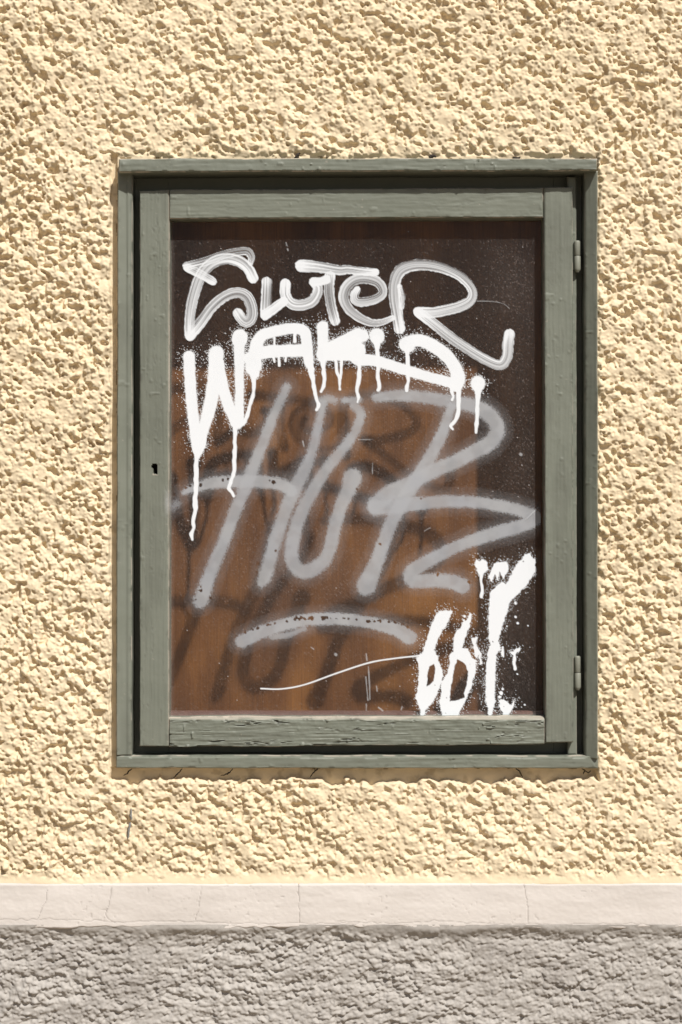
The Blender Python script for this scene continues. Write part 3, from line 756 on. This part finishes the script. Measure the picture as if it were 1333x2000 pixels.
E.poly(z5((895, 1460), (940, 1450), (975, 1480), (1005, 1505), (1035, 1450), (1030, 1510), (1000, 1570), (980, 1590), (972, 1625), (932, 1625), (930, 1570), (905, 1520)), jag=1.4)
for k in range(26): E.chip(812 + 235 * rc.random(), 1085 + 310 * rc.random(), .7 + .9 * rc.random())
E.build('corner_lettering', GD - 0.9, M_WHITE, 'flaking white paint reading 66 and an exclamation mark')

# thin pale scratch of paint
Sc = Layer(500, 1270, 830, 1355, 1.2, 12)
Sc.drip(z6((497, 457), (600, 459), (720, 437), (880, 380), (1050, 325), (1180, 303), (1300, 290)), [2.9, 2.5, 2.6, 2.7, 2.8, 2.6, 2.8], .2)
Sc.build('paint_line', GD - 1.3, M_WHITE)

Sr = Layer(480, 470, 1060, 1400, 1.3, 14)
for pts, w_ in (([(592, 862), (594, 872)], 2.6), ([(716, 1277), (717, 1290)], 2), ([(715, 1322), (717, 1345), (719, 1368)], 2.2), ([(720, 1302), (722, 1335), (723, 1366)], 2.0),
                ([(716, 1375), (716, 1388)], 1.6), ([(736, 1340), (737, 1350)], 1.8), ([(1048, 995), (1028, 1014)], 1.8), ([(1052, 990), (1036, 1006)], 1.4),
                ([(830, 1037), (836, 1033), (841, 1031)], 1.8), ([(1017, 887), (1018, 888)], 6), ([(656, 1278), (657, 1279)], 6), ([(608, 1264), (613, 1268)], 2.2),
                ([(740, 1382), (748, 1388)], 3.2), ([(784, 1386), (786, 1380)], 2.4), ([(559, 474), (561, 480)], 1.8), ([(562, 486), (563, 489)], 2),
                ([(932, 588), (965, 589), (985, 594), (995, 602)], 1.0), ([(700, 859), (730, 858)], .9), ([(728, 905), (728, 925)], 1.2)):
    Sr.drip(pts, w_, .8)
Sr.a *= 0.34
Sr.build('scratches', GD - 1.5, M_WHITE)['kind'] = 'stuff'     # a few pixels each

# fine overspray, dust and smears
Dd = Layer(333, 427, 1060, 1402, 1.5, 21)
X, Y = Dd.X, Dd.Y
den = 0.10 + 0.0 * X
for (cx_, cy_, sx, sy, a) in ((1000, 560, 55, 95, .40), (1020, 900, 40, 200, .25), (420, 760, 90, 120, .20), (560, 700, 120, 60, .22), (820, 700, 150, 70, .22),
                              (700, 980, 330, 180, .20), (930, 1330, 120, 90, .35), (1000, 1180, 60, 90, .3), (560, 1120, 200, 90, .16), (360, 990, 40, 70, .18), (640, 1395, 320, 12, .25)):
    den = den + a * np.exp(-(((X - cx_) / sx) ** 2 + ((Y - cy_) / sy) ** 2))
den = den * (0.6 + 0.8 * fbm(X, Y, 60, 90, 5, 3))
rd = Dd.r.random(X.shape)
a = 0.024 * (0.3 + 1.4 * rd) * (0.7 + 0.6 * fbm(X, Y, 90, 140, 15, 3)) + 0.07 * den + np.where(rd < 0.16 * den, 0.05 + 0.26 * Dd.r.random(X.shape), 0)
star = Dd.r.random(X.shape) < 0.00018 + 0.0008 * (den > .38)
a = np.where(star, 0.85, a)
a += 0.25 * sstep(1386, 1400, Y) * fbm(X, Y, 60, 8, 6, 3) + 0.10 * sstep(344, 333, X)
Dd.a = np.clip(a, 0, 1); Dd.t = np.where(star, 1.0, 0.12 + 0.2 * rd)
Dd.build('overspray', GD - 0.2, M_DUST, None, 0.0)

# ------------------------------------------------------------------ small marks on the wall
def squiggle(name, pts, r, d, mat):
    """a thin fibre or run of paint lying on the wall, as a five sided tube"""
    P = []
    for (a, b) in zip(pts[:-1], pts[1:]):
        for t in np.linspace(0, 1, 5, endpoint=False): P.append((a[0] + (b[0] - a[0]) * t, a[1] + (b[1] - a[1]) * t))
    P.append(pts[-1]); P = np.array(P, float)
    P += rc.normal(0, 0.5, P.shape)
    n = 5; co = []; q = []
    for i, (x, y) in enumerate(P):
        v = P[min(i + 1, len(P) - 1)] - P[max(i - 1, 0)]; v = v / (np.hypot(*v) + 1e-9)
        rr = r * (0.35 + 0.65 * math.sin(math.pi * (i + .7) / (len(P) + .4))) * (0.7 + .6 * rc.random())
        for k in range(n):
            a = 2 * math.pi * k / n
            ox = -v[1] * math.cos(a) * rr; oy = v[0] * math.cos(a) * rr
            co.append((wx(x + ox), d * SY + rr * S * math.sin(a), wz(y + oy)))
        if i:
            for k in range(n): q.append(((i - 1) * n + k, (i - 1) * n + (k + 1) % n, i * n + (k + 1) % n, i * n + k))
    return raw_mesh(name, np.array(co), np.array(q), mat, wall)
for pts in ([(258, 1502), (251, 1507), (249, 1511), (241, 1515)], [(356, 1501), (351, 1509), (343, 1516), (336, 1524)], [(455, 1501), (450, 1509), (441, 1514), (432, 1516)],
            [(614, 1500), (617, 1506), (610, 1513), (606, 1520)], [(622, 1502), (616, 1508)], [(1008, 1501), (1016, 1507), (1022, 1520)],
            [(1138, 1502), (1150, 1510), (1156, 1506)], [(1144, 1506), (1140, 1513)]):
    squiggle('root_fibre', pts, 1.4, 5.0, M_FIBRE)
for pts in ([(577, 310), (581, 304), (586, 299)], [(838, 308), (846, 304), (853, 307)], [(1002, 308), (1010, 311), (1016, 307)]):
    squiggle('root_fibre', pts, 3.4, -2.0, M_FIBRE)
squiggle('paint_run', [(258, 1578), (257, 1592), (258, 1600)], 2.2, -5, M_GREYP)
squiggle('paint_run', [(256, 1606), (253, 1618), (252, 1636)], 2.6, -5, M_GREYP)

# case parts were built at world coordinates: keep them there under the moved empty
for o in list(case.children): o.location -= CO
